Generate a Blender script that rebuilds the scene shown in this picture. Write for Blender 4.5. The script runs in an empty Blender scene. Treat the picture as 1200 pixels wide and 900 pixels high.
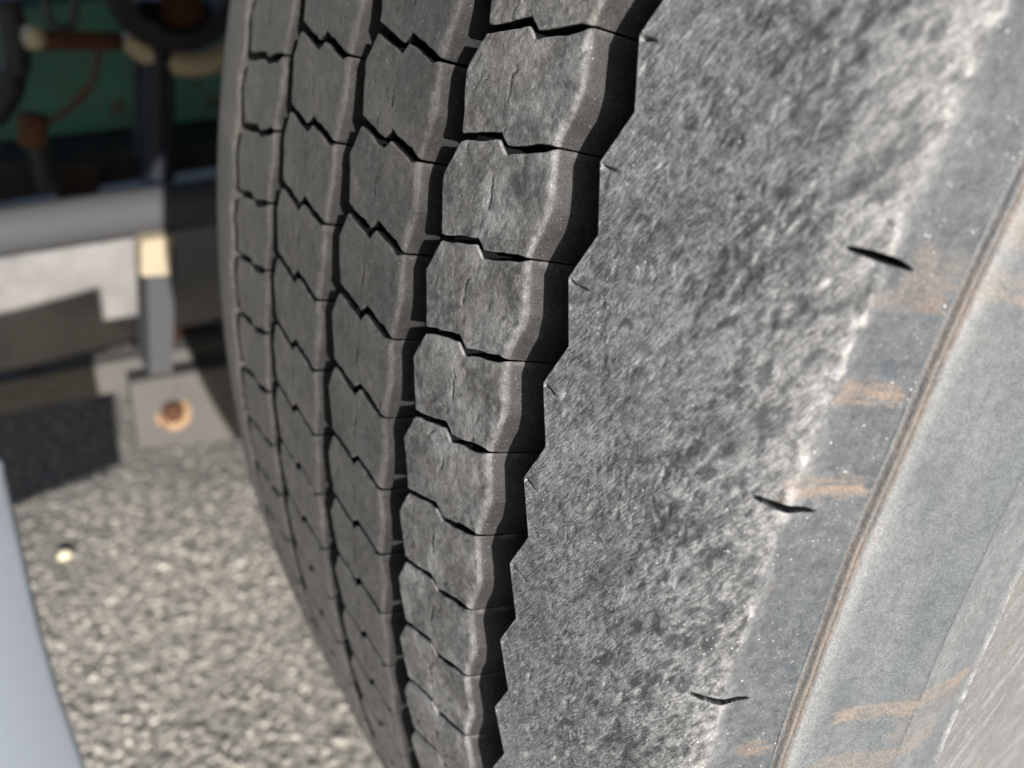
import bpy, math, random
import numpy as np
from mathutils import Matrix, Vector
random.seed(7)
rng = np.random.default_rng(7)
sc = bpy.context.scene
C = sc.collection
R = 0.52                                  # tyre radius, axle height

# ------------------------------------------------------------------ camera
CAM = np.array([0.21491, -0.59109, 0.20774 + R])
MR = np.array([[0.53927542, 0.84212946, 0.0],
               [-0.44420563, 0.28445647, 0.84956805],
               [0.71544628, -0.45815116, 0.52747903]])   # right, up, back
cd = bpy.data.cameras.new('camera'); cam = bpy.data.objects.new('camera', cd); C.objects.link(cam)
mw = Matrix.Identity(4)
for c in range(3):
    for r in range(3):
        mw[r][c] = MR[c][r]
    mw[c][3] = CAM[c]
cam.matrix_world = mw
cd.sensor_width = 36; cd.lens = 33.17; cd.clip_start = 0.01; cd.clip_end = 300
cd.dof.use_dof = True; cd.dof.focus_distance = 0.188; cd.dof.aperture_fstop = 13.5
sc.camera = cam

# ------------------------------------------------------------------ light
SUN = Vector((0.925, -0.155, 0.355)).normalized()
w = bpy.data.worlds.new('World'); sc.world = w; w.use_nodes = True
nt = w.node_tree; nt.nodes.clear()
sky = nt.nodes.new('ShaderNodeTexSky'); sky.sky_type = 'NISHITA'; sky.sun_disc = False
sky.sun_elevation = math.asin(SUN.z); sky.sun_rotation = math.atan2(SUN.x, SUN.y)
bg = nt.nodes.new('ShaderNodeBackground'); bg.inputs[1].default_value = 0.07
wo = nt.nodes.new('ShaderNodeOutputWorld')
nt.links.new(sky.outputs[0], bg.inputs[0]); nt.links.new(bg.outputs[0], wo.inputs[0])
sd = bpy.data.lights.new('sun', 'SUN'); sd.energy = 4.2; sd.angle = math.radians(0.5); sd.color = (1.0, 0.955, 0.90)
so = bpy.data.objects.new('sun', sd); C.objects.link(so); so.location = (3, -2, 2)
so.rotation_euler = SUN.to_track_quat('Z', 'Y').to_euler()
vs = sc.view_settings
vs.view_transform = 'Standard'; vs.look = 'None'; vs.exposure = 1.42; vs.gamma = 1; vs.use_curve_mapping = False

# ------------------------------------------------------------------ helpers
def tag(o, label=None, cat=None, group=None, kind=None):
    for k, v in (('label', label), ('category', cat), ('group', group), ('kind', kind)):
        if v: o[k] = v
    return o

def empty(name, loc, label, cat):
    o = bpy.data.objects.new(name, None); C.objects.link(o); o.location = loc
    o.empty_display_size = 0.1
    return tag(o, label, cat)

def link(name, me, mat=None, parent=None, loc=None):
    if mat is not None and len(me.materials) == 0: me.materials.append(mat)
    o = bpy.data.objects.new(name, me); C.objects.link(o)
    if parent is not None: o.parent = parent
    if loc is not None: o.location = loc
    return o

def mesh_np(name, V, F, smooth=True, attrs=None):
    me = bpy.data.meshes.new(name)
    V = np.ascontiguousarray(V, np.float32); F = np.ascontiguousarray(F, np.int32)
    k = F.shape[1]
    me.vertices.add(len(V)); me.vertices.foreach_set('co', V.ravel())
    me.loops.add(F.size); me.loops.foreach_set('vertex_index', F.ravel())
    me.polygons.add(len(F)); me.polygons.foreach_set('loop_start', np.arange(0, F.size, k, dtype=np.int32))
    me.polygons.foreach_set('loop_total', np.full(len(F), k, np.int32))
    me.polygons.foreach_set('use_smooth', np.full(len(F), smooth, bool))
    me.update(calc_edges=True)
    for n, a in (attrs or {}).items():
        at = me.attributes.new(n, 'FLOAT', 'POINT'); at.data.foreach_set('value', np.ascontiguousarray(a, np.float32).ravel())
    me.validate()
    return me

def gridfaces(n, m, wrap=False):
    """n rows, m columns"""
    i = np.arange(n if wrap else n - 1); j = np.arange(m - 1)
    I, J = np.meshgrid(i, j, indexing='ij'); I2 = (I + 1) % n
    return np.stack([I * m + J, I * m + J + 1, I2 * m + J + 1, I2 * m + J], -1).reshape(-1, 4)

def h2(ix, iy, seed):
    n = (ix.astype(np.int64) * 374761393 + iy.astype(np.int64) * 668265263 + seed * 1442695041) & 0xFFFFFFFF
    n = ((n ^ (n >> 13)) * 1274126177) & 0xFFFFFFFF
    n = ((n ^ (n >> 16)) * 2246822519) & 0xFFFFFFFF
    return ((n ^ (n >> 15)) & 0xFFFFFF) / float(0xFFFFFF)

def vn(x, y, seed=0):
    x = np.asarray(x, float); y = np.asarray(y, float)
    ix = np.floor(x); iy = np.floor(y); fx = x - ix; fy = y - iy
    fx = fx * fx * fx * (fx * (fx * 6 - 15) + 10); fy = fy * fy * fy * (fy * (fy * 6 - 15) + 10)
    a = h2(ix, iy, seed); b = h2(ix + 1, iy, seed); c = h2(ix, iy + 1, seed); d = h2(ix + 1, iy + 1, seed)
    return (a + (b - a) * fx) * (1 - fy) + (c + (d - c) * fx) * fy - 0.5     # -0.5 .. 0.5

def fbm(x, y, seed=0, oct=4):
    s = 0; a = 1.0
    for k in range(oct):
        s = s + a * vn(x, y, seed + 31 * k); x = x * 2.03 + 17.3; y = y * 2.03 - 9.1; a *= 0.5
    return s

def ss(a, b, x):
    t = np.clip((x - a) / (b - a), 0, 1); return t * t * (3 - 2 * t)

# ------------------------------------------------------------------ materials
class NT:
    def __init__(s, name):
        s.m = bpy.data.materials.new(name); s.m.use_nodes = True; s.t = s.m.node_tree; s.t.nodes.clear()
        s.out = s.n('ShaderNodeOutputMaterial'); s.b = s.n('ShaderNodeBsdfPrincipled')
        s.t.links.new(s.b.outputs[0], s.out.inputs[0])
        s.tc = s.n('ShaderNodeTexCoord')
    def n(s, t, **k):
        x = s.t.nodes.new(t)
        for a, v in k.items(): setattr(x, a, v)
        return x
    def put(s, sock, v):
        if isinstance(v, bpy.types.NodeSocket): s.t.links.new(v, sock)
        elif isinstance(v, tuple) and len(v) == 3 and sock.type == 'RGBA': sock.default_value = (*v, 1)
        else: sock.default_value = v
    def noise(s, vec, scale, det=4, rough=0.55, dist=0):
        x = s.n('ShaderNodeTexNoise'); s.put(x.inputs['Vector'], vec); x.inputs['Scale'].default_value = scale
        x.inputs['Detail'].default_value = det; x.inputs['Roughness'].default_value = rough; x.inputs['Distortion'].default_value = dist
        return x.outputs[0]
    def voro(s, vec, scale, feature='F1', out=0):
        x = s.n('ShaderNodeTexVoronoi', feature=feature); s.put(x.inputs['Vector'], vec); x.inputs['Scale'].default_value = scale
        return x.outputs[out]
    def ramp(s, v, a, b, lo=0.0, hi=1.0):
        x = s.n('ShaderNodeMapRange', interpolation_type='SMOOTHSTEP'); s.put(x.inputs[0], v)
        x.inputs[1].default_value = a; x.inputs[2].default_value = b; x.inputs[3].default_value = lo; x.inputs[4].default_value = hi
        return x.outputs[0]
    def math(s, op, a, b=0.0, clamp=False):
        x = s.n('ShaderNodeMath', operation=op, use_clamp=clamp); s.put(x.inputs[0], a); s.put(x.inputs[1], b); return x.outputs[0]
    def mix(s, f, a, b, mode='MIX'):
        x = s.n('ShaderNodeMix', data_type='RGBA', blend_type=mode); s.put(x.inputs[0], f); s.put(x.inputs[6], a); s.put(x.inputs[7], b); return x.outputs[2]
    def attr(s, name): return s.n('ShaderNodeAttribute', attribute_name=name).outputs['Fac']
    def map(s, vec, scale=(1, 1, 1), rot=(0, 0, 0)):
        x = s.n('ShaderNodeMapping'); s.put(x.inputs[0], vec); x.inputs[2].default_value = rot; x.inputs[3].default_value = scale; return x.outputs[0]
    def bump(s, h, strength, dist, normal=None):
        x = s.n('ShaderNodeBump'); s.put(x.inputs['Height'], h); x.inputs['Strength'].default_value = strength; x.inputs['Distance'].default_value = dist
        if normal is not None: s.put(x.inputs['Normal'], normal)
        return x.outputs[0]

def rubber(name, dark, mid, light, dust, gloss=0.55, speck=1.0, fine=1.0, perobj=False, fibre=0.0, sheen=0.12, spec=0.2, tan=(0.15, 0.118, 0.096)):
    s = NT(name); vec = s.tc.outputs['Object']
    if perobj:
        oi = s.n('ShaderNodeObjectInfo'); va = s.n('ShaderNodeVectorMath', operation='SCALE')
        s.put(va.inputs[0], (7.3, 3.1, 5.7)); s.put(va.inputs[3], oi.outputs['Random'])
        vb = s.n('ShaderNodeVectorMath', operation='ADD'); s.put(vb.inputs[0], vec); s.put(vb.inputs[1], va.outputs[0]); vec = vb.outputs[0]
    n1 = s.noise(vec, 90, 5, 0.6, 0.4); n2 = s.noise(vec, 420, 5, 0.65, 0.3); n3 = s.noise(vec, 1700, 3, 0.6)
    t = s.math('ADD', s.math('MULTIPLY', n1, 0.45), s.math('MULTIPLY', n2, 0.55))
    col = s.mix(s.ramp(t, 0.36, 0.60), dark, mid)
    wear = s.attr('wear'); gouge = s.attr('gouge'); stain = s.attr('stain'); pale = s.attr('pale')  # wear also holds painted lit slit lips, gouge painted shade in cuts and groove walls
    wf = s.math('MULTIPLY', wear, s.ramp(n2, 0.25, 0.65, 0.35, 1.0), True)
    col = s.mix(wf, col, light)
    # pale torn fibres running with the scuffing (surface coordinates in mm)
    if fibre > 0:
        cx = s.n('ShaderNodeCombineXYZ'); s.put(cx.inputs[0], s.attr('su')); s.put(cx.inputs[1], s.attr('sv'))
        warp = s.n('ShaderNodeTexNoise'); s.put(warp.inputs['Vector'], cx.outputs[0]); warp.inputs['Scale'].default_value = .16; warp.inputs['Detail'].default_value = 3
        wv = s.n('ShaderNodeVectorMath', operation='MULTIPLY_ADD'); s.put(wv.inputs[0], warp.outputs['Color']); wv.inputs[1].default_value = (2.2, 2.2, 0); s.put(wv.inputs[2], cx.outputs[0])
        p1 = s.map(wv.outputs[0], (1, 1, 1), (0, 0, -math.radians(60))); 
        f1 = s.noise(s.map(p1, (.40, 2.8, 1)), 1.0, 3, .6, .12); f2 = s.noise(s.map(p1, (.9, 7.0, 1)), 1.0, 3, .6, .1)
        gr = s.noise(cx.outputs[0], 2.6, 5, .72, .5)
        fib = s.math('ADD', s.math('MULTIPLY', s.ramp(f1, .53, .64), .6), s.math('MULTIPLY', s.ramp(f2, .54, .66), .6))
        col = s.mix(s.math('MULTIPLY', fib, .75 * fibre, True), col, light)
        col = s.mix(s.math('MULTIPLY', s.ramp(gr, .54, .38), .40 * fibre), col, dark)
        col = s.mix(s.math('MULTIPLY', s.ramp(gr, .54, .68), .35 * fibre), col, light)
        col = s.mix(s.math('MULTIPLY', s.ramp(f1, .48, .36), .75 * fibre), col, dark)
        fh = s.math('ADD', s.math('ADD', s.math('MULTIPLY', f1, .5), s.math('MULTIPLY', f2, .3)), s.math('MULTIPLY', gr, .25))
        butt = s.attr('butt')
        col = s.mix(butt, col, s.mix(s.ramp(n2, .3, .65), (.044, .049, .055), (.068, .074, .081)))
        fh = s.math('MULTIPLY', fh, s.math('SUBTRACT', 1.0, s.math('MULTIPLY', butt, .8)))
    # dust lying in fine mottles
    col = s.mix(s.math('MULTIPLY', s.ramp(s.noise(vec, 35, 6, 0.7, 1.0), 0.42, 0.72), dust), col, (0.24, 0.215, 0.185))
    col = s.mix(s.math('MULTIPLY', gouge, 0.85, True), col, dark)
    col = s.mix(s.math('MULTIPLY', stain, s.ramp(n2, 0.2, 0.6, 0.6, 1.0), True), col, tan)
    pale = s.math('MULTIPLY', pale, s.math('SUBTRACT', 1.0, gouge, True))
    col = s.mix(s.math('MULTIPLY', pale, s.ramp(n3, 0.3, 0.6, 0.55, 1.0), True), col, (0.46, 0.45, 0.43))
    # grit: tiny pale grains stuck to the rubber
    v1 = s.voro(vec, 620); v2 = s.voro(vec, 1500)
    gate = s.ramp(s.noise(vec, 160, 2), 0.48, 0.60)
    sp = s.math('MULTIPLY', s.math('ADD', s.math('MULTIPLY', s.ramp(v1, 0.13, 0.07), gate), s.math('MULTIPLY', s.ramp(v2, 0.20, 0.08), s.ramp(n2, 0.5, 0.62))), speck, True)
    col = s.mix(s.math('MULTIPLY', sp, 0.75), col, (0.62, 0.60, 0.56))
    col = s.mix(s.attr('slit'), col, (0.008, 0.008, 0.009))   # unworn clean rubber, painted darker to deepen shade in cuts and groove walls
    gn = s.n('ShaderNodeVectorMath', operation='SCALE'); s.put(gn.inputs[0], col); s.put(gn.inputs[3], s.ramp(s.noise(vec, 2300, 3, .7), .34, .66, .74, 1.26)); col = gn.outputs[0]
    s.put(s.b.inputs['Base Color'], col)
    r = s.math('ADD', s.ramp(n2, 0.3, 0.7, gloss - 0.08, gloss + 0.14), s.math('MULTIPLY', wear, 0.12))
    r = s.math('SUBTRACT', r, s.math('MULTIPLY', gouge, 0.12)); s.put(s.b.inputs['Roughness'], r)
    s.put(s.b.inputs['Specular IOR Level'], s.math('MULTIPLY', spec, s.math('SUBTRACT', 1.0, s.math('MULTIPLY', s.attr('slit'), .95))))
    if fibre > 0: s.put(s.b.inputs['Specular IOR Level'], s.math('MULTIPLY', s.math('SUBTRACT', 1.0, s.math('MULTIPLY', s.attr('butt'), .6)), s.b.inputs['Specular IOR Level'].links[0].from_socket))
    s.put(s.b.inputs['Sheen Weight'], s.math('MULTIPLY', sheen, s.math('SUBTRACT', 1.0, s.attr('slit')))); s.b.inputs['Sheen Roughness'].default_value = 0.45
    s.b.inputs['Sheen Tint'].default_value = (1.0, 0.93, 0.84, 1)
    b1 = s.bump(n2, 0.55 * fine, 0.0005); b2 = s.bump(n3, 0.6 * fine, 0.00016, b1)
    b3 = s.bump(sp, 0.6 * speck, 0.0002, b2)
    if fibre > 0: b3 = s.bump(fh, .9, .00050, b3)
    s.put(s.b.inputs['Normal'], b3)
    return s.m

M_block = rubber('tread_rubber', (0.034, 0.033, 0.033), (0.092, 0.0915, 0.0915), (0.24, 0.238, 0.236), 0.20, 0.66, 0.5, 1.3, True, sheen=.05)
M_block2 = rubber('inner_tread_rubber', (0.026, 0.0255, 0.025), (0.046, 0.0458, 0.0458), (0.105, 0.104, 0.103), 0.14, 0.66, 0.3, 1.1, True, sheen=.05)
M_rib = rubber('shoulder_rubber', (0.022, 0.024, 0.027), (0.156, 0.159, 0.165), (0.32, 0.32, 0.317), 0.06, 0.50, 1.0, 1.0, fibre=1.0, sheen=.05, spec=.45)
M_side = rubber('sidewall_rubber', (0.063, 0.070, 0.077), (0.084, 0.092, 0.100), (0.165, 0.165, 0.162), 0.08, 0.62, 0.08, 1.4, tan=(.140, .116, .099), spec=.25, sheen=.05)
M_case = rubber('casing_rubber', (0.020, 0.020, 0.020), (0.035, 0.034, 0.033), (0.08, 0.08, 0.08), 0.15, 0.7, 0.3, 1.0)

def metal_paint(name, col, rough=0.5, rust=0.0, dirt=0.3, metallic=0.0, scale=18):
    s = NT(name); vec = s.tc.outputs['Object']
    n = s.noise(vec, scale, 6, 0.65, 0.6); n2 = s.noise(vec, scale * 7, 4, 0.6)
    c = s.mix(s.math('MULTIPLY', s.ramp(n, 0.4, 0.7), dirt), col, tuple(0.45 * v + 0.03 for v in col))
    if rust > 0:
        rr = s.ramp(s.math('ADD', s.math('MULTIPLY', n, 0.7), s.math('MULTIPLY', n2, 0.3)), 0.62 - 0.3 * rust, 0.70 - 0.3 * rust)
        c = s.mix(rr, c, s.mix(n2, (0.03, 0.014, 0.009), (0.095, 0.045, 0.026)))
        s.put(s.b.inputs['Roughness'], s.math('ADD', rough, s.math('MULTIPLY', rr, 0.4), True))
    else: s.b.inputs['Roughness'].default_value = rough
    s.put(s.b.inputs['Base Color'], c); s.b.inputs['Metallic'].default_value = metallic; s.b.inputs['Specular IOR Level'].default_value = .18
    s.put(s.b.inputs['Normal'], s.bump(n2, 0.3, 0.001))
    return s.m

M_green = metal_paint('green_paint', (0.045, 0.125, 0.09), 0.45, 0.25, 0.6)
M_dark = metal_paint('black_chassis_paint', (0.010, 0.011, 0.014), 0.45, 0.12, 0.5)
M_grey = metal_paint('grey_galvanised', (0.048, 0.049, 0.052), 0.75, 0.0, 0.5, 0.0)
M_plate = metal_paint('pale_grey_plate', (0.095, 0.090, 0.085), 0.5, 0.2, 0.45, 0.2)
M_rust = metal_paint('rusty_steel', (0.07, 0.033, 0.02), 0.8, 1.0, 0.5)
M_rustd = metal_paint('dark_rusty_steel', (0.018, 0.012, 0.010), 0.8, 0.15, 0.5)
M_cream = metal_paint('cream_paint', (0.30, 0.255, 0.18), 0.5, 0.12, 0.4)
M_navy = metal_paint('dark_blue_plastic', (0.006, 0.008, 0.014), 0.4, 0.0, 0.3)
M_white = metal_paint('pale_painted_panel', (0.125, 0.142, 0.168), 0.5, 0.0, 0.5, 0.0, 6)
M_washer = metal_paint('rust_washer', (0.26, 0.17, 0.10), 0.8, 0.35, 0.4)
M_hose = metal_paint('black_rubber_hose', (0.014, 0.014, 0.017), 0.5, 0.0, 0.4)
M_copper = metal_paint('brown_cable', (0.055, 0.032, 0.024), 0.55, 0.3, 0.4)

def painted_shade(s, vec):
    # truck shade painted into the ground colour, with a soft noisy edge
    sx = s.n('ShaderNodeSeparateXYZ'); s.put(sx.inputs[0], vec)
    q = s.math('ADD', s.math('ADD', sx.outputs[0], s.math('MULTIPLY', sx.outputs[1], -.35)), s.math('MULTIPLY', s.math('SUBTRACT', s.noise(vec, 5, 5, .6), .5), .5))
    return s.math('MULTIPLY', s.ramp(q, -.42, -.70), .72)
def ground_mat():
    s = NT('ground_asphalt'); vec = s.tc.outputs['Object']
    v = s.n('ShaderNodeTexVoronoi'); s.put(v.inputs['Vector'], vec); v.inputs['Scale'].default_value = 110
    n1 = s.noise(vec, 3.5, 5, 0.6, 0.5); n2 = s.noise(vec, 130, 5, 0.7)
    c = s.mix(s.ramp(v.outputs['Color'], 0.2, 0.8), (0.26, 0.245, 0.22), (0.31, 0.29, 0.26))
    c = s.mix(s.ramp(v.outputs['Distance'], 0.3, 0.75), c, (0.14, 0.13, 0.11))
    c = s.mix(s.ramp(n1, 0.4, 0.7, 0, 0.35), c, (0.11, 0.105, 0.10))
    c = s.mix(s.ramp(n2, 0.6, 0.75, 0, 0.5), c, (0.42, 0.38, 0.30))
    c = s.mix(painted_shade(s, vec), c, (0.085, 0.082, 0.078))
    s.put(s.b.inputs['Base Color'], c); s.b.inputs['Roughness'].default_value = 0.85
    h = s.math('SUBTRACT', 1.0, v.outputs['Distance'])
    s.put(s.b.inputs['Normal'], s.bump(h, 0.8, 0.004, s.bump(n2, 0.5, 0.002)))
    return s.m
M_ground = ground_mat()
def stone_mat():
    s = NT('gravel_stone'); g = s.n('ShaderNodeNewGeometry'); rnd = g.outputs['Random Per Island']
    x = s.n('ShaderNodeValToRGB'); s.put(x.inputs[0], rnd); el = x.color_ramp.elements
    el[0].color = (0.31, 0.29, 0.26, 1); el[1].color = (0.54, 0.505, 0.44, 1)
    for p, c in ((0.35, (0.31, 0.29, 0.26, 1)), (0.7, (0.37, 0.345, 0.305, 1)), (0.9, (0.42, 0.395, 0.35, 1))):
        e = el.new(p); e.color = c
    c = s.mix(s.ramp(s.noise(s.tc.outputs['Object'], 300, 4), 0.3, 0.7, 0, 0.5), x.outputs[0], (0.16, 0.15, 0.13))
    c = s.mix(painted_shade(s, s.tc.outputs['Object']), c, (0.09, 0.087, 0.082))  # same painted shade carried onto the stones
    s.put(s.b.inputs['Base Color'], c); s.b.inputs['Roughness'].default_value = 0.75
    return s.m
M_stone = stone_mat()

# ------------------------------------------------------------------ ground
n = 90
gx = np.concatenate([[-200, -40, -8], np.linspace(-2.6, 0.6, n), [8, 40, 200]])
gy = np.concatenate([[-200, -40, -6], np.linspace(-1.4, 1.2, n), [6, 40, 200]])
X, Y = np.meshgrid(gx, gy, indexing='ij')
Z = -0.004 + 0.010 * fbm(X * 1.5, Y * 1.5, 5, 3) * (np.abs(X) < 5) * (np.abs(Y) < 5) - 0.006
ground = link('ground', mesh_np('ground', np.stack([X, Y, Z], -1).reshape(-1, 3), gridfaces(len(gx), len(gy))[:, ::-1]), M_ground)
tag(ground, 'coarse grey tan asphalt ground under the truck', kind='structure')

# loose aggregate bedded in the surface
ico_t = (1 + 5 ** .5) / 2
ICO = np.array([(-1, ico_t, 0), (1, ico_t, 0), (-1, -ico_t, 0), (1, -ico_t, 0), (0, -1, ico_t), (0, 1, ico_t), (0, -1, -ico_t), (0, 1, -ico_t), (ico_t, 0, -1), (ico_t, 0, 1), (-ico_t, 0, -1), (-ico_t, 0, 1)], float)
ICO /= np.linalg.norm(ICO[0])
IF = np.array([(0, 11, 5), (0, 5, 1), (0, 1, 7), (0, 7, 10), (0, 10, 11), (1, 5, 9), (5, 11, 4), (11, 10, 2), (10, 7, 6), (7, 1, 8), (3, 9, 4), (3, 4, 2), (3, 2, 6), (3, 6, 8), (3, 8, 9), (4, 9, 5), (2, 4, 11), (6, 2, 10), (8, 6, 7), (9, 8, 1)])
NS = 34000
px_ = rng.uniform(-1.75, 0.05, NS); py_ = rng.uniform(-0.95, 0.25, NS)
sz = 0.0014 + 0.0026 * rng.random(NS) ** 2
Vs = ICO[None] * sz[:, None, None] * (1 + 0.28 * rng.standard_normal((NS, 12, 1))) * rng.uniform(0.7, 1.3, (NS, 1, 3))
Vs[..., 2] *= 0.75
an = rng.uniform(0, 6.28, NS); ca, sa = np.cos(an)[:, None], np.sin(an)[:, None]
Vx = Vs[..., 0] * ca - Vs[..., 1] * sa; Vy = Vs[..., 0] * sa + Vs[..., 1] * ca
zg = -0.010 + 0.010 * fbm(px_ * 1.5, py_ * 1.5, 5, 3)
Vs = np.stack([Vx + px_[:, None], Vy + py_[:, None], Vs[..., 2] + (zg + sz * 0.25)[:, None]], -1).reshape(-1, 3)
Fs = (IF[None] + 12 * np.arange(NS)[:, None, None]).reshape(-1, 3)
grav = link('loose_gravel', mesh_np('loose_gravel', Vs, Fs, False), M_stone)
tag(grav, 'sunlit tan and grey gravel grains covering the asphalt left of the tyre', 'gravel', kind='stuff')

# ------------------------------------------------------------------ tyre
DP = 2 * math.pi / 152                    # pitch angle
CR = 0.4516                               # crown curvature
PM = R * DP * 1000                        # pitch in mm
def crown(u): return R - CR * u * u       # metres

tyre = empty('truck_wheel_assembly', (0, 0, 0), 'worn black truck tyre with five zigzag grooves and a feathered shoulder', 'truck wheel')

def zig(xs, ys, ph):
    f = np.mod(ph - xs[0], 1.0); w_ = np.mod(xs[1] - xs[0], 1.0)
    t = np.where(f < w_, f / w_, 1 - (f - w_) / (1 - w_)); t = .45 * t + .55 * t * t * (3 - 2 * t)
    return ys[0] + (ys[1] - ys[0]) * t

def interp_per(xs, ys, ph):
    return np.interp(np.mod(ph, 1.0), np.r_[np.array(xs) - 1, xs, np.array(xs) + 1], np.r_[ys, ys, ys])

# rib: sipe polyline (u mm, phase), left and right zigzag edges (phases, u mm)
RIBS = {
 4: dict(sipe=[(40, -0.06), (48.3, .03), (61.4, .205), (64.2, .115), (81, .354), (90, .42)], L=([.03, .64], [49.0, 45.0]), Rr=([.34, .80], [78.0, 80.4]), gap=.85, var=9),
 3: dict(sipe=[(0, .76), (6.2, .70), (18.6, .60), (21.2, .725), (32, .63), (37.7, .625), (45, .62)], L=([.30, .70], [2.2, 6.2]), Rr=([.12, .60], [36.6, 35.0]), gap=1.3, var=6),
 2: dict(sipe=[(-46, .42), (-38.7, .37), (-25.6, .25), (-22.2, .385), (-10, .28), (-5.2, .31), (0, .31)], L=([.37, .96], [-38.6, -42.0]), Rr=([.31, .80], [-6.6, -5.6]), gap=1.25, var=3),
 1: dict(sipe=[(-90, .55), (-79, .66), (-66, .79), (-63, .74), (-46, .99), (-40, 1.04)], L=([.20, .68], [-84.5, -80.0]), Rr=([.0, .45], [-50.0, -48.8]), gap=1.3, var=3),
}
DEPTH = 11.5
def block_mesh(rib, seed, res, res_s, coarse=False):
    d = RIBS[rib]
    su = np.array([p[0] for p in d['sipe']], float); sp = np.array([p[1] for p in d['sipe']], float)
    Lf = lambda ph: interp_per(*d['L'], ph); Rf = lambda ph: zig(*d['Rr'], ph)
    Wd = np.mean(d['Rr'][1]) - np.mean(d['L'][1])
    nu = int(Wd / res); nv = int(PM / res_s)
    a0 = np.linspace(0, 1, nu + 1); b0 = np.linspace(0, 1, nv + 1)
    if not coarse:   # densify towards the edges
        a0 = a0 - 0.5 / (2 * math.pi) * np.sin(2 * math.pi * a0) * 0.5; b0 = b0 - 0.5 / (2 * math.pi) * np.sin(2 * math.pi * b0) * 0.5
    fl = np.array([1.0]) if coarse else np.array([0.03, .08, .16, .27, .4, .55, .75, 1.0])
    gl = np.array([1.0]) if coarse else np.array([.015, .06, .3, 1.0])
    a = np.r_[np.zeros(len(fl)), a0, np.ones(len(fl))]; da = np.r_[-fl[::-1], 0 * a0, fl]
    b = np.r_[np.zeros(len(gl)), b0, np.ones(len(gl))]; db = np.r_[-gl[::-1], 0 * b0, gl]
    B, A = np.meshgrid(b, a, indexing='ij'); DB, DA = np.meshgrid(db, da, indexing='ij')
    U = np.full(A.shape, 0.0) + np.mean(d['L'][1]) + Wd * A
    for _ in range(12):
        P = np.interp(U, su, sp) - 1 + B
        U = Lf(P) + (Rf(P) - Lf(P)) * A
    P = np.interp(U, su, sp) - 1 + B
    # rounded plan corners and gap
    g = d['gap'] * (1 - 0.75 * ss(0.86, 1.0, A)) * (1 + 0.5 * fbm(U / 4, P * 0 + seed, seed, 2))
    P = P + (g / PM) * (1 - 2 * B) * ss(0, 1, np.abs(1 - 2 * B)) ** 3
    v = P * PM
    # drops
    dL = (U - Lf(P)); dR = (Rf(P) - U); dB_ = B * PM; dT = (1 - B) * PM
    if rib == 4: rl, rr_ = .7, 1.6
    elif rib == 3: rl, rr_ = .8, 1.6
    else: rl, rr_ = .9, 1.6
    wv = 1 + 0.7 * fbm(v / 5, U / 9, seed + 3, 3)
    def fil(dist, r): t = np.clip(1 - dist / r, 0, 1); return r * (1 - np.sqrt(np.clip(1 - t * t * 0.98, 0, 1)))
    h = -(fil(dL, rl * wv) * .8 + fil(dR, rr_ * wv) * .50 + fil(dB_, .35 * wv) + fil(dT, .35 * wv))
    wear = 0 * h; gouge = 0 * h
    e0 = .9 * wv
    wear += np.exp(-((dR - e0) / (1.0 if rib == 4 else .8)) ** 2) * (0.62 + 1.0 * fbm(v / 3, U / 3, seed + 8, 3)) * (0.6 if rib == 4 else 0.28) + ss(.7, 0, dL) * .2 + (ss(.6, 0, dT) * .3 + ss(.6, 0, dB_) * .3) * (rib == 4)
    gouge += 0
    wear += np.clip(fbm(U / 7 + 3, v / 9, seed + 9, 4) + (.15 * A if rib == 4 else 0), 0, 1) * (1.0 if rib == 4 else .35) + np.clip(fbm(U / 1.2, v / 1.2, seed + 19, 3), 0, 1) * (.6 if rib == 4 else .25)
    if not coarse:
        h += 0.16 * fbm(U / 2.6, v / 2.6, seed, 5) + 0.10 * (vn(U / 9, v / 9, seed + 1))
        # sparse scuffs
        for k in range(26 if rib == 4 else 10):
            cu = rng.uniform(U.min(), U.max()); cv = rng.uniform(v.min(), v.max()); an = rng.uniform(.6, 1.4); L_ = rng.uniform(.5, 1.8); W_ = rng.uniform(.15, .45)
            x = (U - cu) * math.cos(an) + (v - cv) * math.sin(an); y = -(U - cu) * math.sin(an) + (v - cv) * math.cos(an)
            q = np.exp(-(x / L_) ** 2 - (y / W_) ** 2); h -= q * rng.uniform(.08, .28); gouge += q * .8
        # small wavy cut in the middle of the block
        m = 0.47 + 0.02 * math.sin(seed); cm = U.min() + (U.max() - U.min()) * m
        x = U - cm - 0.45 * np.sin((B - .5) * 11 + seed) - 0.8 * vn(v / 1.5, v * 0, seed); q = np.exp(-(x / .24) ** 2) * ss(.32, .40, B) * ss(.68, .60, B)
        h -= q * .45; gouge += q * .8
    # flanks
    dr = np.maximum(np.abs(DA) * DEPTH, np.abs(DB) * (7.5 + (DEPTH - 7.5) * (np.abs(DA) > 0)))
    U2 = U + np.where(DA > 0, (3.8 if rib == 4 else 2.6) * np.abs(DA) ** .9, 1.0 * DA) + (0 if coarse else 0.22 * fbm(v / 3, dr / 3, seed + 4, 3) * (np.abs(DA) > .05))
    v2 = v + DB * 0.02
    wear *= (1 - ss(0, .05, np.abs(DA))); gouge = np.maximum(gouge, np.maximum(ss(.0, .035, np.abs(DA)) * .95, ss(.5, .1, dR) * .6))  # groove walls darkened in colour: unworn rubber plus painted shade
    um = U2 / 1000; r = crown(um) + h / 1000 - dr / 1000
    th = v2 / PM * DP
    cx = np.mean([np.mean(d['L'][1]), np.mean(d['Rr'][1])]) / 1000
    thc = (np.interp(cx * 1000, su, sp) - .5) * DP
    ct = (cx, -R * math.cos(thc), R * math.sin(thc))
    V = np.stack([um - ct[0], -r * np.cos(th) - ct[1], r * np.sin(th) - ct[2]], -1).reshape(-1, 3)
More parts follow.
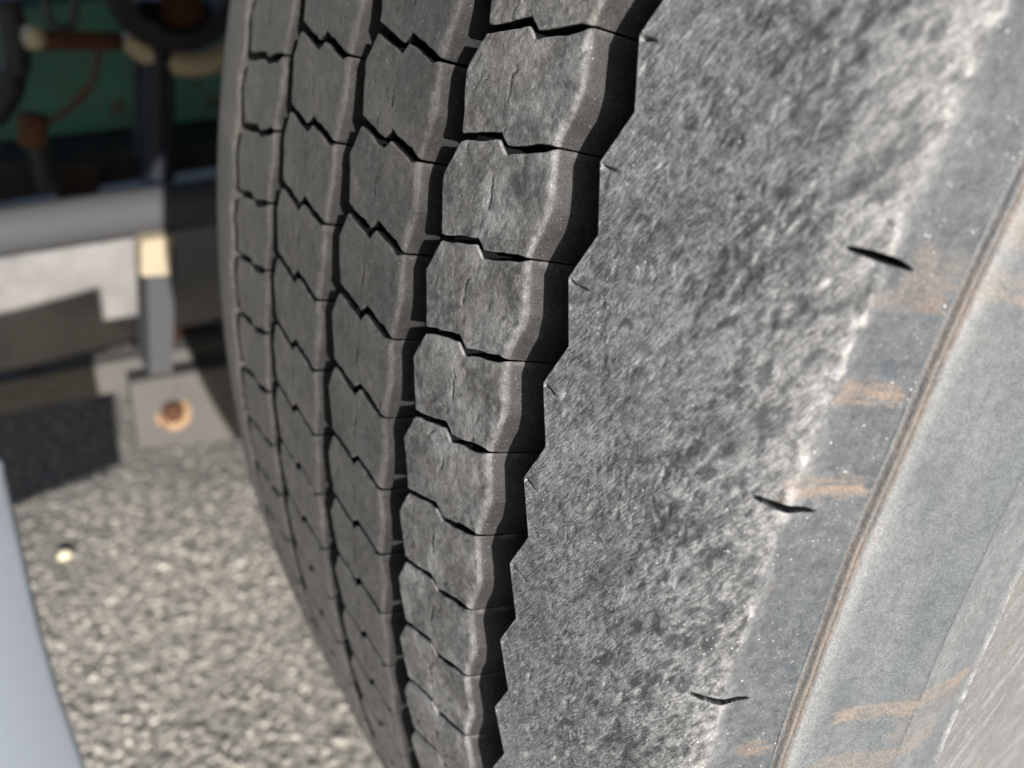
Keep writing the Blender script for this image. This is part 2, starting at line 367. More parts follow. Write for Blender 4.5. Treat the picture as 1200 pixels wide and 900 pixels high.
    F = gridfaces(*A.shape)[:, ::-1]
    bar = np.exp(-(dT / 1.0) ** 2) * ss(.02, .1, DA) * ss(.95, .6, DA) * (.5 + fbm(v / 2, dr / 3, seed + 29, 3)); wear += .55 * np.clip(bar, 0, 1); gouge *= 1 - np.clip(bar, 0, 1) * .6
    fresh_shade = (1 - .6 * np.clip(bar, 0, 1)) * np.maximum(ss(0, .05, np.abs(DB)) * 1.0, ss(.0, .05, np.abs(DA)) * (.4 if rib == 4 else .5) + .4 * ss(.3, 1, np.abs(DA)))  # clean rubber mask, with recess shade painted into sipe and groove walls
    return V, F, np.clip(wear, 0, 1), np.clip(gouge, 0, 1), fresh_shade, ct, thc

K0, K1 = -9, 14
for rib, d in RIBS.items():
    vs_ = []
    for s_ in range(d['var']):
        rs = .34 if rib == 4 else .45
        V, F, we, go, fr, ct, thc = block_mesh(rib, 11 * rib + 5 * s_, rs, rs)
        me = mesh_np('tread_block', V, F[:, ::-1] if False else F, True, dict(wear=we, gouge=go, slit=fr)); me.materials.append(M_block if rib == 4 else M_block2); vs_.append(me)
    for k in range(K0, K1):
        me = vs_[(k * 7 + rib) % len(vs_)] if len(vs_) > 1 else vs_[0]
        o = link('tread_block', me, None, tyre)
        al = k * DP; t = al + thc; rr = R + random.uniform(-.00018, .00006)
        o.location = (ct[0], -rr * math.cos(t), R + rr * math.sin(t)); o.rotation_euler.x = -al
    # the rest of the ring, out of sight
    V, F, we, go, fr, ct, thc = block_mesh(rib, 3, 6, 6, True)
    W0 = V + np.array(ct); VV = []; FF = []
    for i, k in enumerate(range(K1, K0 + 152)):
        al = -k * DP; c_, s2 = math.cos(al), math.sin(al)
        VV.append(np.stack([W0[:, 0], W0[:, 1] * c_ - W0[:, 2] * s2, W0[:, 1] * s2 + W0[:, 2] * c_ + R], -1)); FF.append(F + i * len(V))
    o = link('tread_blocks', mesh_np('tread_blocks', np.concatenate(VV), np.concatenate(FF), False), M_block2, tyre); o['kind'] = 'stuff'

# ---- rings
FA, FB = math.radians(-16), math.radians(25)
def thetas(step_mm, coarse=3.0):
    nf = int((FB - FA) * 500 / step_mm)
    f = np.linspace(FA, FB, nf); c = np.linspace(FB, FA + 2 * math.pi, int(360 / coarse))[1:-1]
    return np.r_[f, c], nf

def ring(name, prof_fn, TH, mat, attrs_fn=None, flip=False):
    pass

# near shoulder rib + worn face + buttress
SLITS = (11.35, 9.38, 7.37, 5.34, 3.34, 1.35, -.65, -2.65)
TH, NF = thetas(0.32)
_c = TH[NF:]; _f = TH[:NF]
_x = [k * DP + np.r_[np.arange(-1.0, 2.8, .085)] / 520 for k in SLITS] + [(k + .335) * DP + np.arange(-.6, .6, .1) / 520 for k in range(-8, 11)]
_f = np.unique(np.round(np.r_[_f, np.concatenate(_x)], 7)); _f = _f[(_f >= FA) & (_f <= FB)]; NF = len(_f); TH = np.r_[_f, _c]
zz = lambda th: interp_per([.35, .80], [89.6, 93.9], th / DP)
# profile path: arc-length parameter in mm from the groove edge (normalised part) to the ridge
pu = [0.0903, 0.105, 0.118, 0.1255, 0.1315, 0.1358, 0.1384, 0.1396, 0.1402, 0.1410, 0.1422, 0.1434]
pr = [crown(.0903), crown(.105) , crown(.118) - .0002, crown(.1255) - .0005, .5108, .5084, .5059, .5036, .4990, .4955, .4915, .4880]
seg = np.r_[0, np.cumsum(np.hypot(np.diff(pu), np.diff(pr)))] * 1000
def spline(x, xs, ys):
    xs = np.array(xs); ys = np.array(ys); m = np.gradient(ys, xs)
    i = np.clip(np.searchsorted(xs, x) - 1, 0, len(xs) - 2); h = xs[i + 1] - xs[i]; t = (x - xs[i]) / h
    return (2 * t ** 3 - 3 * t ** 2 + 1) * ys[i] + (t ** 3 - 2 * t ** 2 + t) * h * m[i] + (-2 * t ** 3 + 3 * t ** 2) * ys[i + 1] + (t ** 3 - t ** 2) * h * m[i + 1]
LS = seg[-1]; SE = float(np.interp(.1396, pu, seg))      # path position of the worn edge
s_top = np.r_[0, .1, .22, .38, np.arange(.6, LS, .30), LS]
fl = np.array([1.0, .7, .48, .3, .18, .09, .03])
Sg = np.r_[-fl, s_top]
T2, S2 = np.meshgrid(TH, Sg, indexing='ij')
ph = T2 / DP; edge = zz(T2)
Sc = np.clip(S2, 0, None)
Sn = (edge - 90.3) * (1 - Sc / 40).clip(0, 1) + Sc        # path shifted by the zigzag near the groove
U = spline(np.clip(Sn, -1.5, LS), seg, pu); Rr = spline(np.clip(Sn, -1.5, LS), seg, pr)
v = T2 * 520.0
# relief (mm)
du, dv = .50, .866
def streak(sc_l, sc_w, seed, warp=1.6):
    wx = warp * fbm(Sn / 9, v / 9, seed + 50, 2); an = 0.45 * fbm(Sn / 14, v / 14, seed + 77, 2)
    x = (Sn * du + v * dv) + wx; y = (-Sn * dv + v * du) + 0.8 * wx
    x, y = x + y * an, y - x * 0 + 0
    return fbm(x / sc_l, y / sc_w, seed, 3)
face = ss(LS, SE + 1.0, Sn * 1.0) * 0 + ss(SE + 1.2 + 1.6 * fbm(v / 5, Sn * 0, 91, 3), SE - .6, Sn)      # 1 on the worn face
mask = ss(0.0, 2.5, Sc) * 0.75 + .25
b1 = streak(7, 1.6, 1); b2_ = streak(3.4, .8, 2); b3 = fbm(Sn / 1.1, v / 1.1, 4, 3); b0 = fbm(Sn / 8, v / 10, 6, 3)
edgeboost = 0.75 + 0.9 * ss(18, 46, Sn)
H = face * mask * (0.05 * b1 + 0.03 * b2_ + 0.05 * b3 + 0.05 * b0)
gouge = np.zeros_like(H); wear_lit = np.zeros_like(H)
# gouges: elongated scoops with a sharp lip
fv = v[:NF, 0]; cols = Sn[NF // 2]
NG = 4200
gs = rng.uniform(1.0, LS - 10, NG); gv = rng.uniform(fv[0], fv[-1], NG)
dens = fbm(gs / 11, gv / 13, 123, 3)
for i in range(NG):
    if gs[i] < SE - 16 and dens[i] < -0.05 and i % 3: continue
    big = gs[i] > SE - 24
    bigone = i % 4 in (0, 2) and gs[i] > 8
    if bigone: L_ = rng.uniform(.7, 2.3) * (.55 + .55 * min(gs[i] / 42, 1)); W_ = L_ * rng.uniform(.24, .46); D_ = rng.uniform(.07, .17)
    else: L_ = rng.uniform(.5, 1.7); W_ = max(.16, L_ * rng.uniform(.10, .24)); D_ = rng.uniform(.04, .13)
    a_ = math.atan2(dv, du) + rng.normal(0, .26) + 0.9 * dens[i]
    j0, j1 = np.searchsorted(cols, [gs[i] - 2.2 * L_, gs[i] + 2.2 * L_]); i0, i1 = np.searchsorted(fv, [gv[i] - 2.2 * L_, gv[i] + 2.2 * L_])
    if j1 <= j0 or i1 <= i0: continue
    ds = Sn[i0:i1, j0:j1] - gs[i]; dw = v[i0:i1, j0:j1] - gv[i]
    x = ds * math.cos(a_) + dw * math.sin(a_); y = -ds * math.sin(a_) + dw * math.cos(a_)
    y = y + .25 * x * x / L_ * rng.choice([-1, 1]) * .5
    rr2 = (x / L_) ** 2 + (y / W_) ** 2
    q = np.exp(-rr2 ** (3.0 if bigone else 1.6)) * face[i0:i1, j0:j1] * ss(.3, 1.5, S2[i0:i1, j0:j1])
    lip = np.exp(-(x / L_) ** 2 - ((y - W_ * 1.35) / (W_ * .45)) ** 2) * face[i0:i1, j0:j1]
    H[i0:i1, j0:j1] += -D_ * q * (1 + .35 * np.sin(y * 11 + i)) + .45 * D_ * lip
    gouge[i0:i1, j0:j1] = np.maximum(gouge[i0:i1, j0:j1], q * (rng.uniform(.3, 1.3) * (.7 if gs[i] < 20 else 1) if bigone else rng.uniform(.0, .6)) * (.72 + .28 * np.sin(y * 11 + i + 1.5)))
    wear_lit[i0:i1, j0:j1] += lip * rng.uniform(.1, .7)
    if i % 4 == 1: wear_lit[i0:i1, j0:j1] += q * .9; gouge[i0:i1, j0:j1] *= 1 - q * .8
# chipped outer lip of the worn face
lipn = fbm(v / 3.2, Sn * 0, 33, 4)
H += .55 * np.exp(-((Sn - SE + .6 - 1.2 * lipn) / 1.1) ** 2) * (.6 + 1.2 * fbm(v / 2.1, Sn / 2, 34, 3))
H += (1 - face) * (.10 * fbm(Sn / 1.6, v / 1.6, 40, 4) + .12 * fbm(Sn / 7, v / 7, 41, 2))
# small cut at every zigzag tip
for k in range(-8, 13):
    vc = (k + .335) * PM
    x = v - vc + (Sc) * .06 + .25 * np.sin(Sc * .9 + k); H -= 1.7 * np.exp(-(x / .30) ** 2) * ss(5.5 + 1.5 * math.sin(k * 2.3), 1.0, Sc) * (S2 >= 0)
# slits across the worn edge, every second pitch
slitm = np.zeros_like(H)
for k in SLITS:
    vc = k * PM
    c_ = Sn - (SE + 1.6); x = v - vc - 1.0 + (.06 if k > 6.5 else .24) * np.minimum(c_ + 1.0, 0) + .016 * c_ * c_ + .10 * c_
    wd = (.50 if k > 6.5 else .52) * (1 - np.clip(np.abs(c_ + 1.5) / 6.8, 0, 1) ** 2) + .06
    q = ss(wd + .10, wd, np.abs(x)) * ss(6.5, 5.6, np.abs(c_ + 1.0))
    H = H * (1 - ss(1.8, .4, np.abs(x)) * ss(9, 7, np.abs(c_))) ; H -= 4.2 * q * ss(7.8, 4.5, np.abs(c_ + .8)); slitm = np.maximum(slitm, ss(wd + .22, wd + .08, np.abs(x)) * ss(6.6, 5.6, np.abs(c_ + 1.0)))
    wear_lit += np.exp(-((x + .95) / .35) ** 2) * ss(7, 4, np.abs(c_ + 1)) * .6  # lit lower lip of each slit painted into the wear mask
wear_lit += face * np.clip(.10 + .35 * b0 + .30 * b1 + .45 * fbm(Sn / 1.1, v / 1.1, 72, 3), 0, .8)
wear_lit *= 1 - .55 * ss(SE - 18, SE - 3, Sn)
wear_lit += .3 * ss(1.2, 0, Sc) * (S2 >= 0) + .30 * (1 - face) * ss(SE + 6, SE, Sn)
bl = streak(9, 3.2, 8, .8); bl2 = streak(4.2, 1.5, 9, .8)
gouge += face * (ss(.10, .42, bl) * .45 + ss(.14, .40, bl2) * .55) * ss(0, 4, Sc) * (.45 + .55 * ss(5, 35, Sn))
pale = (np.exp(-((Sn - SE - .1 - 1.0 * lipn) / (1.1 + .9 * fbm(v / 9, Sn * 0, 35, 2))) ** 2) * np.clip(.0 + 1.5 * fbm(v / 2.2, Sn / 2.2, 36, 4) + .05 * ss(math.radians(16) * 520, math.radians(20) * 520, v), 0, .42)
        + .25 * ss(SE - 5, SE, Sn) * ss(SE + 3, SE, Sn) * np.clip(fbm(v / 4, Sn / 2.5, 37, 4) * 1.6, 0, 1))
for i in range(60):   # bright scraped spots
    a_, b_ = rng.uniform(4, SE - 2), rng.uniform(fv[0], fv[-1]); x = (Sn - a_) * du + (v - b_) * dv; y = -(Sn - a_) * dv + (v - b_) * du
    L_ = rng.uniform(.35, 1.5); pale += np.exp(-(x / L_) ** 2 - (y / (L_ * .33)) ** 2) * rng.uniform(.4, 1)
# stains on the buttress at each pitch
stain = np.zeros_like(H)
def stain_patch(S_, v_, s0, s1, t0, t1, amt, soft=.9, seed=0):
    n_ = fbm(S_ / 4, v_ / 1.2, 200 + seed, 4) * 2.6; amt = amt * np.clip(.65 + .9 * fbm(S_ / 5, v_ / .7, 230 + seed, 3), 0, 1)
    return amt * ss(s0 - soft, s0 + soft, S_ + n_) * ss(s1 + soft, s1 - soft, S_ + n_) * ss(t0 - soft, t0 + soft, v_ + n_ * .4) * ss(t1 + soft, t1 - soft, v_ + n_ * .4)
BUTT = [(58, 68, 17.0, 17.9, .45), (54, 67.6, 16.75, 17.05, .7), (54.5, 68, 14.95, 15.4, 1.05), (51.5, 68, 13.0, 13.42, 1.25), (60, 67, 6.0, 6.5, .8), (55, 62, 10.8, 11.1, .25)]   # filled below: (path from, path to, theta deg from, to, amount)
#STAINS
for q, (s0, s1, t0, t1, am) in enumerate(BUTT):
    stain += stain_patch(Sn, v, s0, s1, math.radians(t0) * 520, math.radians(t1) * 520, am, 1.0, q)
flank = S2 < 0
gouge = np.maximum(gouge, slitm); wear_lit *= 1 - slitm; pale *= 1 - slitm; stain *= 1 - slitm
H = np.where(flank, 0, H)
# normal offset along the profile normal
dU = spline(np.clip(Sn + .2, 0, LS), seg, pu) - spline(np.clip(Sn - .2, 0, LS), seg, pu); dR_ = spline(np.clip(Sn + .2, 0, LS), seg, pr) - spline(np.clip(Sn - .2, 0, LS), seg, pr)
ln = np.hypot(dU, dR_) + 1e-12; nU, nR = -dR_ / ln, dU / ln
sg = np.sign(nR + .001); nU, nR = nU * sg, nR * sg
U = U + nU * H / 1000; Rr = Rr + nR * H / 1000
# flank of the rib down into the groove (undercut fillet at the top)
Rr = np.where(flank, Rr + S2 * DEPTH / 1000, Rr)
U = np.where(flank, U + (-S2 * .0016) * 0 - (-S2) * .0008 + .00015 * fbm(v / 3, S2 * 4, 60, 3), U)
V = np.stack([U, -Rr * np.cos(T2), R + Rr * np.sin(T2)], -1).reshape(-1, 3)
me = mesh_np('shoulder_rib', V, gridfaces(len(TH), len(Sg), True)[:, ::-1], True, dict(wear=np.clip(wear_lit, 0, 1), gouge=np.clip(gouge, 0, 1), pale=np.clip(pale, 0, 1), stain=np.clip(stain, 0, 1), su=Sn, sv=v, slit=slitm, butt=(1 - face) * np.clip(.55 + .08 * (Sn - SE) + .5 * fbm(Sn / 5, v / 12, 73, 3), 0, 1) * (1 - slitm)))
sh = link('shoulder_rib', me, M_rib, tyre); sh['label'] = 'wide worn shoulder rib with feathered, gouged rubber'

# ---- outer sidewall
TH, NF = thetas(0.55)
qu = [.1434, .1440, .1444, .1450, .1472, .1500, .1518, .1524, .1528, .1530, .1529, .1527, .1526, .1524, .1510, .1470, .1400, .1280, .1180]
qr = [.4880, .4862, .4845, .4822, .4740, .4660, .4610, .4590, .4575, .4520, .4440, .4395, .4375, .4350, .4200, .3900, .3500, .3100, .2900]
sq = np.r_[0, np.cumsum(np.hypot(np.diff(qu), np.diff(qr)))] * 1000
LQ = sq[-1]; S_E2 = float(np.interp(-.4583, -np.array(qr), sq)); S_E3 = float(np.interp(-.4375, -np.array(qr), sq))
Sg = np.r_[np.arange(0, 5, .22), np.arange(5, 90, .55), np.linspace(90, LQ, 24)]
T2, Sn = np.meshgrid(TH, Sg, indexing='ij'); v = T2 * 480.0
U = spline(Sn, sq, qu); Rr = spline(Sn, sq, qr)
wob = .25 * fbm(v / 12, Sn * 0, 300, 3)
H = 1.15 * np.exp(-((Sn - 1.5 + wob) / .62) ** 4) + .75 * np.exp(-((Sn - 3.1 + wob * 1.3) / .55) ** 4) - .35 * np.exp(-((Sn - 2.35 + wob) / .22) ** 2)
H -= 1.1 * ss(S_E2 - .25, S_E2 + .25, Sn + .15 * fbm(v / 10, Sn * 0, 302, 2)) * ss(S_E3 + 30, S_E3 + 2, Sn)
H += .75 * np.exp(-((Sn - S_E3 + .3 * fbm(v / 9, Sn * 0, 303, 3)) / .55) ** 4)
H += .28 * np.exp(-((Sn - (S_E2 - 11)) / 1.0) ** 2) + .30 * fbm(Sn / 14, v / 20, 304, 3)
H += .06 * fbm(Sn / 1.4, v / 1.4, 305, 3)
mud = ss(S_E3 + .5, S_E3 + 3, Sn)
sw = fbm((Sn + .8 * v) / 16 + .8 * fbm(Sn / 18, v / 18, 307, 2), (v * .8 - Sn) / 2.2, 306, 4)
H += mud * .28 * sw
for i in range(26):   # short hair cracks
    a_, b_ = rng.uniform(6, 50), rng.uniform(math.radians(-8) * 480, math.radians(22) * 480); L_ = rng.uniform(1.2, 3.5); an = rng.normal(1.1, .35)
    x = (Sn - a_) * math.cos(an) + (v - b_) * math.sin(an); y = -(Sn - a_) * math.sin(an) + (v - b_) * math.cos(an) + .3 * np.sin(x * 1.3)
    H -= .35 * np.exp(-(x / L_) ** 4 - (y / .28) ** 2)
# crescent blister beside the thin line
wear = .15 * ss(S_E2, S_E2 + 1, Sn) + .30 * ss(13, 2, Sn) * (1 + fbm(v / 20, Sn / 5, 313, 3)) * ss(3.5, 5, Sn) + .25 * np.clip(fbm(Sn / 6, v / 30, 310, 4) + .2, 0, 1) + .35 * np.exp(-((Sn - S_E2) / .5) ** 2)
pale = .30 * ss(9, 4.2, Sn) * ss(3.4, 4.2, Sn) * .5 + .5 * np.exp(-((Sn - S_E3) / .6) ** 2) * (.5 + fbm(v / 3, Sn, 311, 3)) + mud * .22 * np.clip(sw * 2.0, 0, 1)
stain = .85 * np.exp(-((Sn - 2.1) / 1.7) ** 4) * np.clip(.75 + fbm(v / 5, Sn / 1.0, 312, 3), 0, 1) + mud * .40 * np.clip(.45 - sw * 1.8, 0, 1) + .55 * np.exp(-((Sn - S_E3 - .7) / .5) ** 2)
gouge = .9 * np.exp(-((Sn - S_E2 + .4) / .6) ** 2) + .5 * np.exp(-((Sn - 15.5) / .4) ** 2) * .5 + .35 * ss(16, 24, Sn) * ss(S_E2, S_E2 - 2, Sn) + .35 * np.exp(-((Sn - .45) / .2) ** 2) + .6 * np.exp(-((Sn - 4.0) / .25) ** 2) + .45 * np.exp(-((Sn - S_E2 + .5) / .5) ** 2)
SIDE = [(4, 30, 18.25, 18.8, .8), (4, 32, 17.2, 17.75, .9), (12.5, 50, 6.55, 7.05, 1.2), (26, 50, 5.6, 6.6, .35), (11, 45, 4.6, 5.4, .7), (14, 40, 2.4, 3.4, .6)]
#STAINS2
for q, (s0, s1, t0, t1, am) in enumerate(SIDE):
    stain += stain_patch(Sn, v, s0, s1, math.radians(t0) * 480, math.radians(t1) * 480, am, .9, 20 + q)
dU = np.gradient(U, axis=1); dR_ = np.gradient(Rr, axis=1); ln = np.hypot(dU, dR_) + 1e-12
nU, nR = -dR_ / ln, dU / ln
U = U + nU * H / 1000; Rr = Rr + nR * H / 1000
V = np.stack([U, -Rr * np.cos(T2), R + Rr * np.sin(T2)], -1).reshape(-1, 3)
me = mesh_np('sidewall', V, gridfaces(len(TH), len(Sg), True)[:, ::-1], True, dict(wear=np.clip(wear, 0, 1), gouge=np.clip(gouge, 0, 1), pale=np.clip(pale, 0, 1), stain=np.clip(stain, 0, 1)))
sw_o = link('sidewall', me, M_side, tyre); sw_o['label'] = 'blue grey outer sidewall with thin raised rings and tan mud stains'

# ---- far shoulder rib, groove floor, inner sidewall (coarser rings)
def revolve(name, prof, mat, nth=760, attrs=None, zig=None):
    P_ = np.array(prof); th = np.linspace(0, 2 * math.pi, nth, endpoint=False)
    T, I = np.meshgrid(th, np.arange(len(P_)), indexing='ij'); Uu = P_[I, 0]; RR = P_[I, 1]
    if zig is not None: Uu = Uu + zig(T) * (I >= len(P_) - 4)
    Vv = np.stack([Uu, -RR * np.cos(T), R + RR * np.sin(T)], -1).reshape(-1, 3)
    return link(name, mesh_np(name, Vv, gridfaces(nth, len(P_), True), True), mat, tyre)
c_ = crown
pf = [(-.1355, .4880), (-.1340, .4960), (-.1310, .5030), (-.1265, .5080), (-.1215, .5112), (-.1165, .5128), (-.1120, .5140), (-.1060, c_(.106)), (-.0990, c_(.099)), (-.0935, c_(.0935)), (-.0926, c_(.0926) - .0003), (-.0922, c_(.0922) - .0015), (-.0915, c_(.0915) - .0115)]
far = revolve('inner_shoulder_rib', pf, M_block2, 152 * 10, zig=lambda T: (interp_per([.25, .7], [0, 3.2], T / DP)) / 1000)
far['label'] = 'narrow far shoulder rib of the tread'
fp = [(-.0935, c_(.0935) - .0110)] + [(u, c_(u) - .0110) for u in np.linspace(-.09, .09, 14)] + [(.0945, c_(.0945) - .0110)]
revolve('groove_floor', fp, M_case, 400)
revolve('inner_sidewall', [(-.118, .29), (-.140, .35), (-.150, .40), (-.151, .44), (-.142, .475), (-.1355, .488)], M_side, 400)
rim = empty('wheel_rim', (0, 0, 0), None, None); rim.parent = tyre
bpy.data.objects.remove(rim)
revolve('rim', [(.100, .0), (.098, .10), (.085, .14), (.060, .17), (.055, .25), (.085, .275), (.116, .285), (.1215, .295), (.1185, .2985), (.112, .292)][::-1], M_grey, 200)

# ------------------------------------------------------------------ truck parts behind the tyre
import bmesh
def at(px, py, x):
    """world point where the sight line through a photo pixel meets the plane X = x (measured on the photograph)"""
    d = MR.T @ np.array([px - 600, 450 - py, -1105.67]); t = (x - CAM[0]) / d[0]
    return Vector(CAM + t * d)

def bm_obj(name, bm, mat, parent, bevel=0.0, smooth=False):
    if bevel > 0: bmesh.ops.bevel(bm, geom=[e for e in bm.edges if e.is_manifold and e.calc_face_angle(0) > .5], offset=bevel, segments=3, profile=.5, affect='EDGES')
    bmesh.ops.recalc_face_normals(bm, faces=bm.faces)
    me = bpy.data.meshes.new(name); bm.to_mesh(me); bm.free()
    for p in me.polygons: p.use_smooth = smooth
    return link(name, me, mat, parent)

def prism(name, pts, depth_vec, mat, parent, bevel=.002):
    """outline points extruded along a vector: a real solid"""
    bm = bmesh.new(); a = [bm.verts.new(p) for p in pts]; b = [bm.verts.new(Vector(p) + Vector(depth_vec)) for p in pts]
    bm.faces.new(a); bm.faces.new(b[::-1]); n_ = len(a)
    for i in range(n_): bm.faces.new([a[i], b[i], b[(i + 1) % n_], a[(i + 1) % n_]])
    return bm_obj(name, bm, mat, parent, bevel)

def tube(name, pts, r, mat, parent, seg=14, sub=6, ribs=None):
    P_ = [Vector(p) for p in pts]; path = []
    for i in range(len(P_) - 1):
        p0 = P_[max(i - 1, 0)]; p1 = P_[i]; p2 = P_[i + 1]; p3 = P_[min(i + 2, len(P_) - 1)]
        for k in range(sub):
            t = k / sub; path.append(.5 * ((2 * p1) + (-p0 + p2) * t + (2 * p0 - 5 * p1 + 4 * p2 - p3) * t * t + (-p0 + 3 * p1 - 3 * p2 + p3) * t ** 3))
    path.append(P_[-1]); bm = bmesh.new(); rings_ = []
    for i, p in enumerate(path):
        d = (path[min(i + 1, len(path) - 1)] - path[max(i - 1, 0)]).normalized()
        up = Vector((0, 0, 1)) if abs(d.z) < .9 else Vector((1, 0, 0)); a = d.cross(up).normalized(); b = d.cross(a).normalized()
        rr = r * (1 + (.14 if ribs and i % 2 else 0))
        rings_.append([bm.verts.new(p + a * rr * math.cos(2 * math.pi * j / seg) + b * rr * math.sin(2 * math.pi * j / seg)) for j in range(seg)])
    for i in range(len(rings_) - 1):
        for j in range(seg): bm.faces.new([rings_[i][j], rings_[i][(j + 1) % seg], rings_[i + 1][(j + 1) % seg], rings_[i + 1][j]])
    bm.faces.new(rings_[0]); bm.faces.new(rings_[-1][::-1])
    return bm_obj(name, bm, mat, parent, 0, True)

truck = empty('truck_underframe', (-0.9, 0.2, 0), 'shaded truck underframe behind the tyre with green housing, grey rail and rusty bolted plate', 'truck underframe')
def put(o):   # parts are modelled in world space
    o.matrix_parent_inverse = Matrix.Translation(-truck.location); return o

# grey lower rail: a round tube along the truck
XP = -.78
p0 = at(-40, 278, XP); p1 = at(330, 226, XP)
dirn = (p1 - p0).normalized(); A_ = p0 - dirn * .25; B_ = p1 + dirn * .9
put(tube('grey_rail', [A_, (A_ + B_) / 2, B_], .0245, M_grey, truck, 28, 2))
# dark chassis beam above it
def beam(name, ya, yb, x, px0, px1, depth, mat, extend=(.25, .9), bev=.003):
    a = at(px0, ya[0], x); b = at(px1, ya[1], x); c = at(px1, yb[1], x); d_ = at(px0, yb[0], x)
    e0 = (b - a).normalized(); e1 = (c - d_).normalized()
    return put(prism(name, [a - e0 * extend[0], b + e0 * extend[1], c + e1 * extend[1], d_ - e1 * extend[0]], (-depth, 0, 0), mat, truck, bev))
beam('chassis_beam', (192, 165), (236, 196), -.88, 0, 240, .08, M_dark)
prb = at(66, 190, -.87); prc = at(112, 184, -.87); prd = at(112, 226, -.87); pre = at(66, 232, -.87)
put(prism('rusty_clamp', [prb, prc, prd, pre], (.02, 0, 0), M_rustd, truck, .002))
# green housing
put(prism('green_housing', [at(-60, 20, -1.12), at(300, -20, -1.12), at(300, 175, -1.12), at(-60, 192, -1.12)], (-.12, 0, 0), M_green, truck, .012))
put(prism('back_wall', [at(-200, -160, -1.35), at(500, -260, -1.35), at(500, 190, -1.35), at(-200, 200, -1.35)], (-.05, 0, 0), M_dark, truck, .004))
# corrugated dark blue hose, upright
put(tube('corrugated_hose', [at(186, 55, -.80), at(185, 120, -.80), at(184, 210, -.80)], .0135, M_navy, truck, 16, 12, True))
put(prism('dark_bracket', [at(160, 0, -.83), at(206, 0, -.83), at(204, 215, -.83), at(166, 215, -.83)], (-.03, 0, 0), M_navy, truck, .003))
# rusty bar with a pale end fitting
rb = tube('rusty_bar', [at(44, 46, -.76), at(90, 48, -.77), at(140, 48, -.78)], .0085, M_rust, truck, 14, 3); put(rb)
kn = tube('pale_end_cap', [at(33, 44, -.755), at(46, 44, -.76)], .0105, M_cream, truck, 14, 2); put(kn)
put(tube('brown_cable', [at(116, 60, -.79), at(108, 95, -.79), at(88, 122, -.79), at(58, 142, -.79), at(44, 152, -.79)], .0035, M_copper, truck, 10, 6))
put(tube('air_valve', [at(38, 134, -.78), at(38, 170, -.78)], .013, M_rust, truck, 16, 2))
put(tube('valve_pipe', [at(42, 168, -.79), at(50, 200, -.79), at(58, 222, -.79)], .009, M_dark, truck, 12, 3))
put(tube('hanging_hose', [at(8, 0, -.86), at(20, 60, -.86), at(10, 110, -.86), at(-10, 140, -.86)], .013, M_hose, truck, 12, 5))
put(tube('thin_hose', [at(50, -10, -.84), at(62, 28, -.84), at(84, 30, -.84), at(88, -10, -.84)], .004, M_grey, truck, 10, 6))
# brake drum ring with rusty centre
def ringmesh(name, c, r_out, r_in, x0, mat):
    bm = bmesh.new(); N_ = 48; prof = [(0, r_in), (0, r_out), (.02, r_out + .004), (.05, r_out), (.05, r_in)]; rs = []
    for i in range(N_):
        t = 2 * math.pi * i / N_; rs.append([bm.verts.new((c.x - p[0], c.y + p[1] * math.cos(t), c.z + p[1] * math.sin(t))) for p in prof])
    for i in range(N_):
        for j in range(5): bm.faces.new([rs[i][j], rs[(i + 1) % N_][j], rs[(i + 1) % N_][(j + 1) % 5], rs[i][(j + 1) % 5]])
    return put(bm_obj(name, bm, mat, truck, 0, False))
cc = at(208, -18, -.74)
ringmesh('brake_drum', cc, .060, .044, 0, M_hose)
put(tube('rusty_hub', [at(214, 12, -.80), at(214, 12, -.77)], .021, M_rust, truck, 24, 1))
cc2 = at(218, -20, -.80)
pts = [cc2 + Vector((0, .078 * math.sin(t), -.078 * math.cos(t))) for t in np.linspace(-1.0, 1.3, 9)]
put(tube('cream_band', pts, .0125, M_cream, truck, 14, 4))
# strut with cream block, foot and low rail
put(prism('cream_block', [at(166, 283, -.742), at(202, 277, -.742), at(200, 322, -.742), at(166, 324, -.742)], (-.03, 0, 0), M_cream, truck, .003))
put(prism('strut', [at(172, 322, -.75), at(206, 290, -.75), at(202, 438, -.75), at(176, 440, -.75)], (-.045, 0, 0), M_grey, truck, .002))
beam('low_rail', (450, 418), (486, 452), -.80, 0, 170, .03, M_plate, (.25, .15), .003)
beam('rusty_low_rail', (396, 388), (432, 428), -.84, 200, 300, .03, M_rust, (0, .5), .003)
bp = put(prism('bracket_plate', [at(152, 450, -.74), at(300, 425, -.74), at(300, 512, -.74), at(162, 526, -.74)], (-.016, 0, 0), M_plate, truck, .003))
bo = put(tube('rusty_bolt', [at(203, 484, -.745), at(203, 484, -.722)], .0125, M_rust, truck, 6, 1))
put(tube('rusty_washer', [at(203, 484, -.742), at(203, 484, -.736)], .020, M_washer, truck, 20, 1))
# unseen overhead floor and side bodywork, added to shade the underside and tread
put(prism('shade_deck', [(-2.2, -.72, 1.22), (.16, -.72, 1.22), (.20, 4.0, 1.22), (-2.2, 4.0, 1.22)], (0, 0, .06), M_dark, truck, .004))
put(prism('shade_skirt', [(.10, -2.6, .735), (.10, -.56, .735), (.10, -.50, .79), (.10, -.43, .88), (.10, -.25, 1.02), (.10, 0, 1.07), (.10, .3, 1.05), (.10, 2.4, 1.05), (.10, 2.4, 1.215), (.10, -2.6, 1.215)], (.02, 0, 0), M_green, truck, 0))

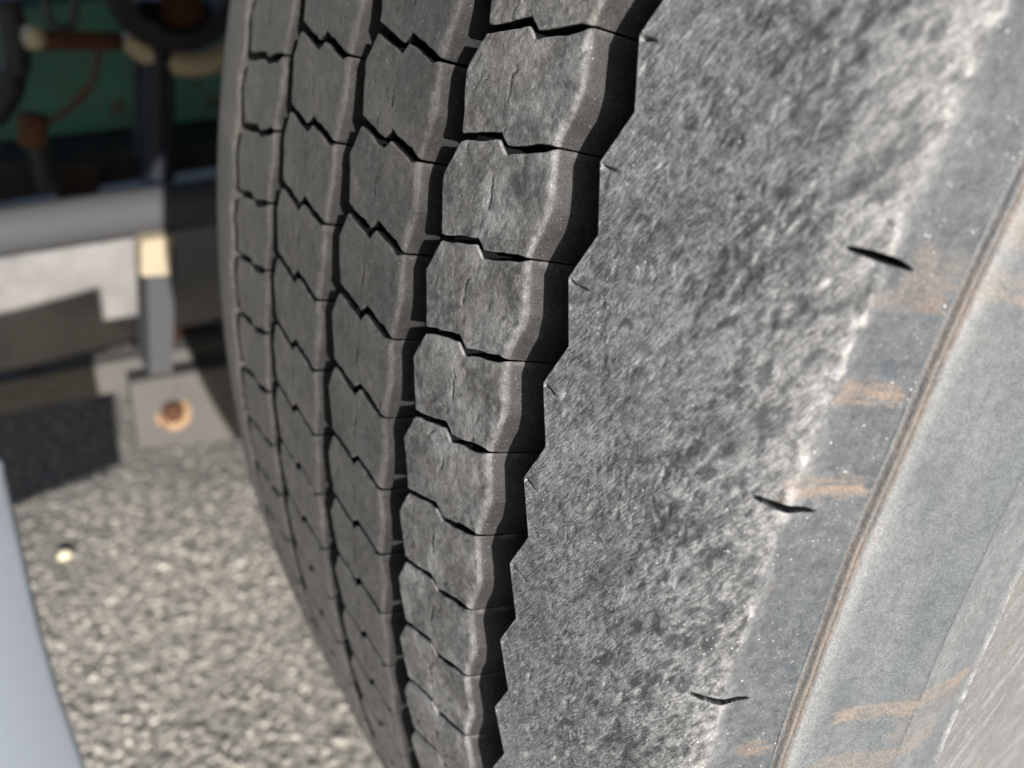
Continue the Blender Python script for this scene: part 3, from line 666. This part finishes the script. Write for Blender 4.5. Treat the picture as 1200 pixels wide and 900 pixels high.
# pale fender panel hanging at the left edge of the view
bm = bmesh.new(); rows = []; XF = -.15
ed = [at(118, 960, XF), at(100, 897, XF), at(67, 802, XF), at(46, 727, XF), at(25, 635, XF), at(8, 560, XF), at(3, 540, XF)]
for p in ed:
    ring_ = []
    for (dx, dy) in ((0, 0), (.004, -.003), (.012, -.04), (.020, -.12), (.022, -.30), (.010, -.30), (.008, -.12), (0, -.04), (-.008, -.004), (-.006, -.0005)):
        ring_.append(bm.verts.new((p.x + dx, p.y + dy, p.z)))
    rows.append(ring_)
for i in range(len(rows) - 1):
    for j in range(10): bm.faces.new([rows[i][j], rows[i][(j + 1) % 10], rows[i + 1][(j + 1) % 10], rows[i + 1][j]])
bm.faces.new(rows[0]); bm.faces.new(rows[-1][::-1])
pn = put(bm_obj('fender_panel', bm, M_white, truck, 0, True)); pn['label'] = 'pale blue white painted panel edge at the left'
put(tube('fender_bracket', [(-.14, -.80, .46), (-.14, -.85, .80), (-.14, -.80, 1.24)], .012, M_dark, truck, 12, 4))

# bright pebble
V = ICO * .0085 * (1 + .12 * rng.standard_normal((12, 1))); V[:, 2] *= .7
me = mesh_np('pebble', V, IF, True); s_ = NT('cream_stone'); s_.b.inputs['Base Color'].default_value = (.62, .54, .38, 1); s_.b.inputs['Roughness'].default_value = .6
pb = link('pebble', me, s_.m, None, (-.737, -.584, -.001)); tag(pb, 'single pale cream pebble lying on the gravel near the painted panel', 'pebble')

# ------------------------------------------------------------------ concrete kerb beyond the truck
s_ = NT('kerb_concrete'); vec = s_.tc.outputs['Object']
c1 = s_.mix(s_.ramp(s_.noise(vec, 9, 6, .7), .35, .7), (.12, .115, .113), (.18, .173, .17))
c1 = s_.mix(s_.ramp(s_.noise(vec, 160, 3), .55, .75, 0, .6), c1, (.10, .095, .09)); s_.put(s_.b.inputs['Base Color'], c1); s_.b.inputs['Roughness'].default_value = .85
s_.put(s_.b.inputs['Normal'], s_.bump(s_.noise(vec, 220, 4), .6, .003))
kerb = prism('concrete_kerb', [(-1.22, -3, -.05), (-1.22, -3, .16), (-1.235, -3, .175), (-1.42, -3, .175), (-1.42, -3, -.05)], (0, 8, 0), s_.m, None, .004)
tag(kerb, 'pale grey concrete kerb running behind the truck rails', kind='structure')
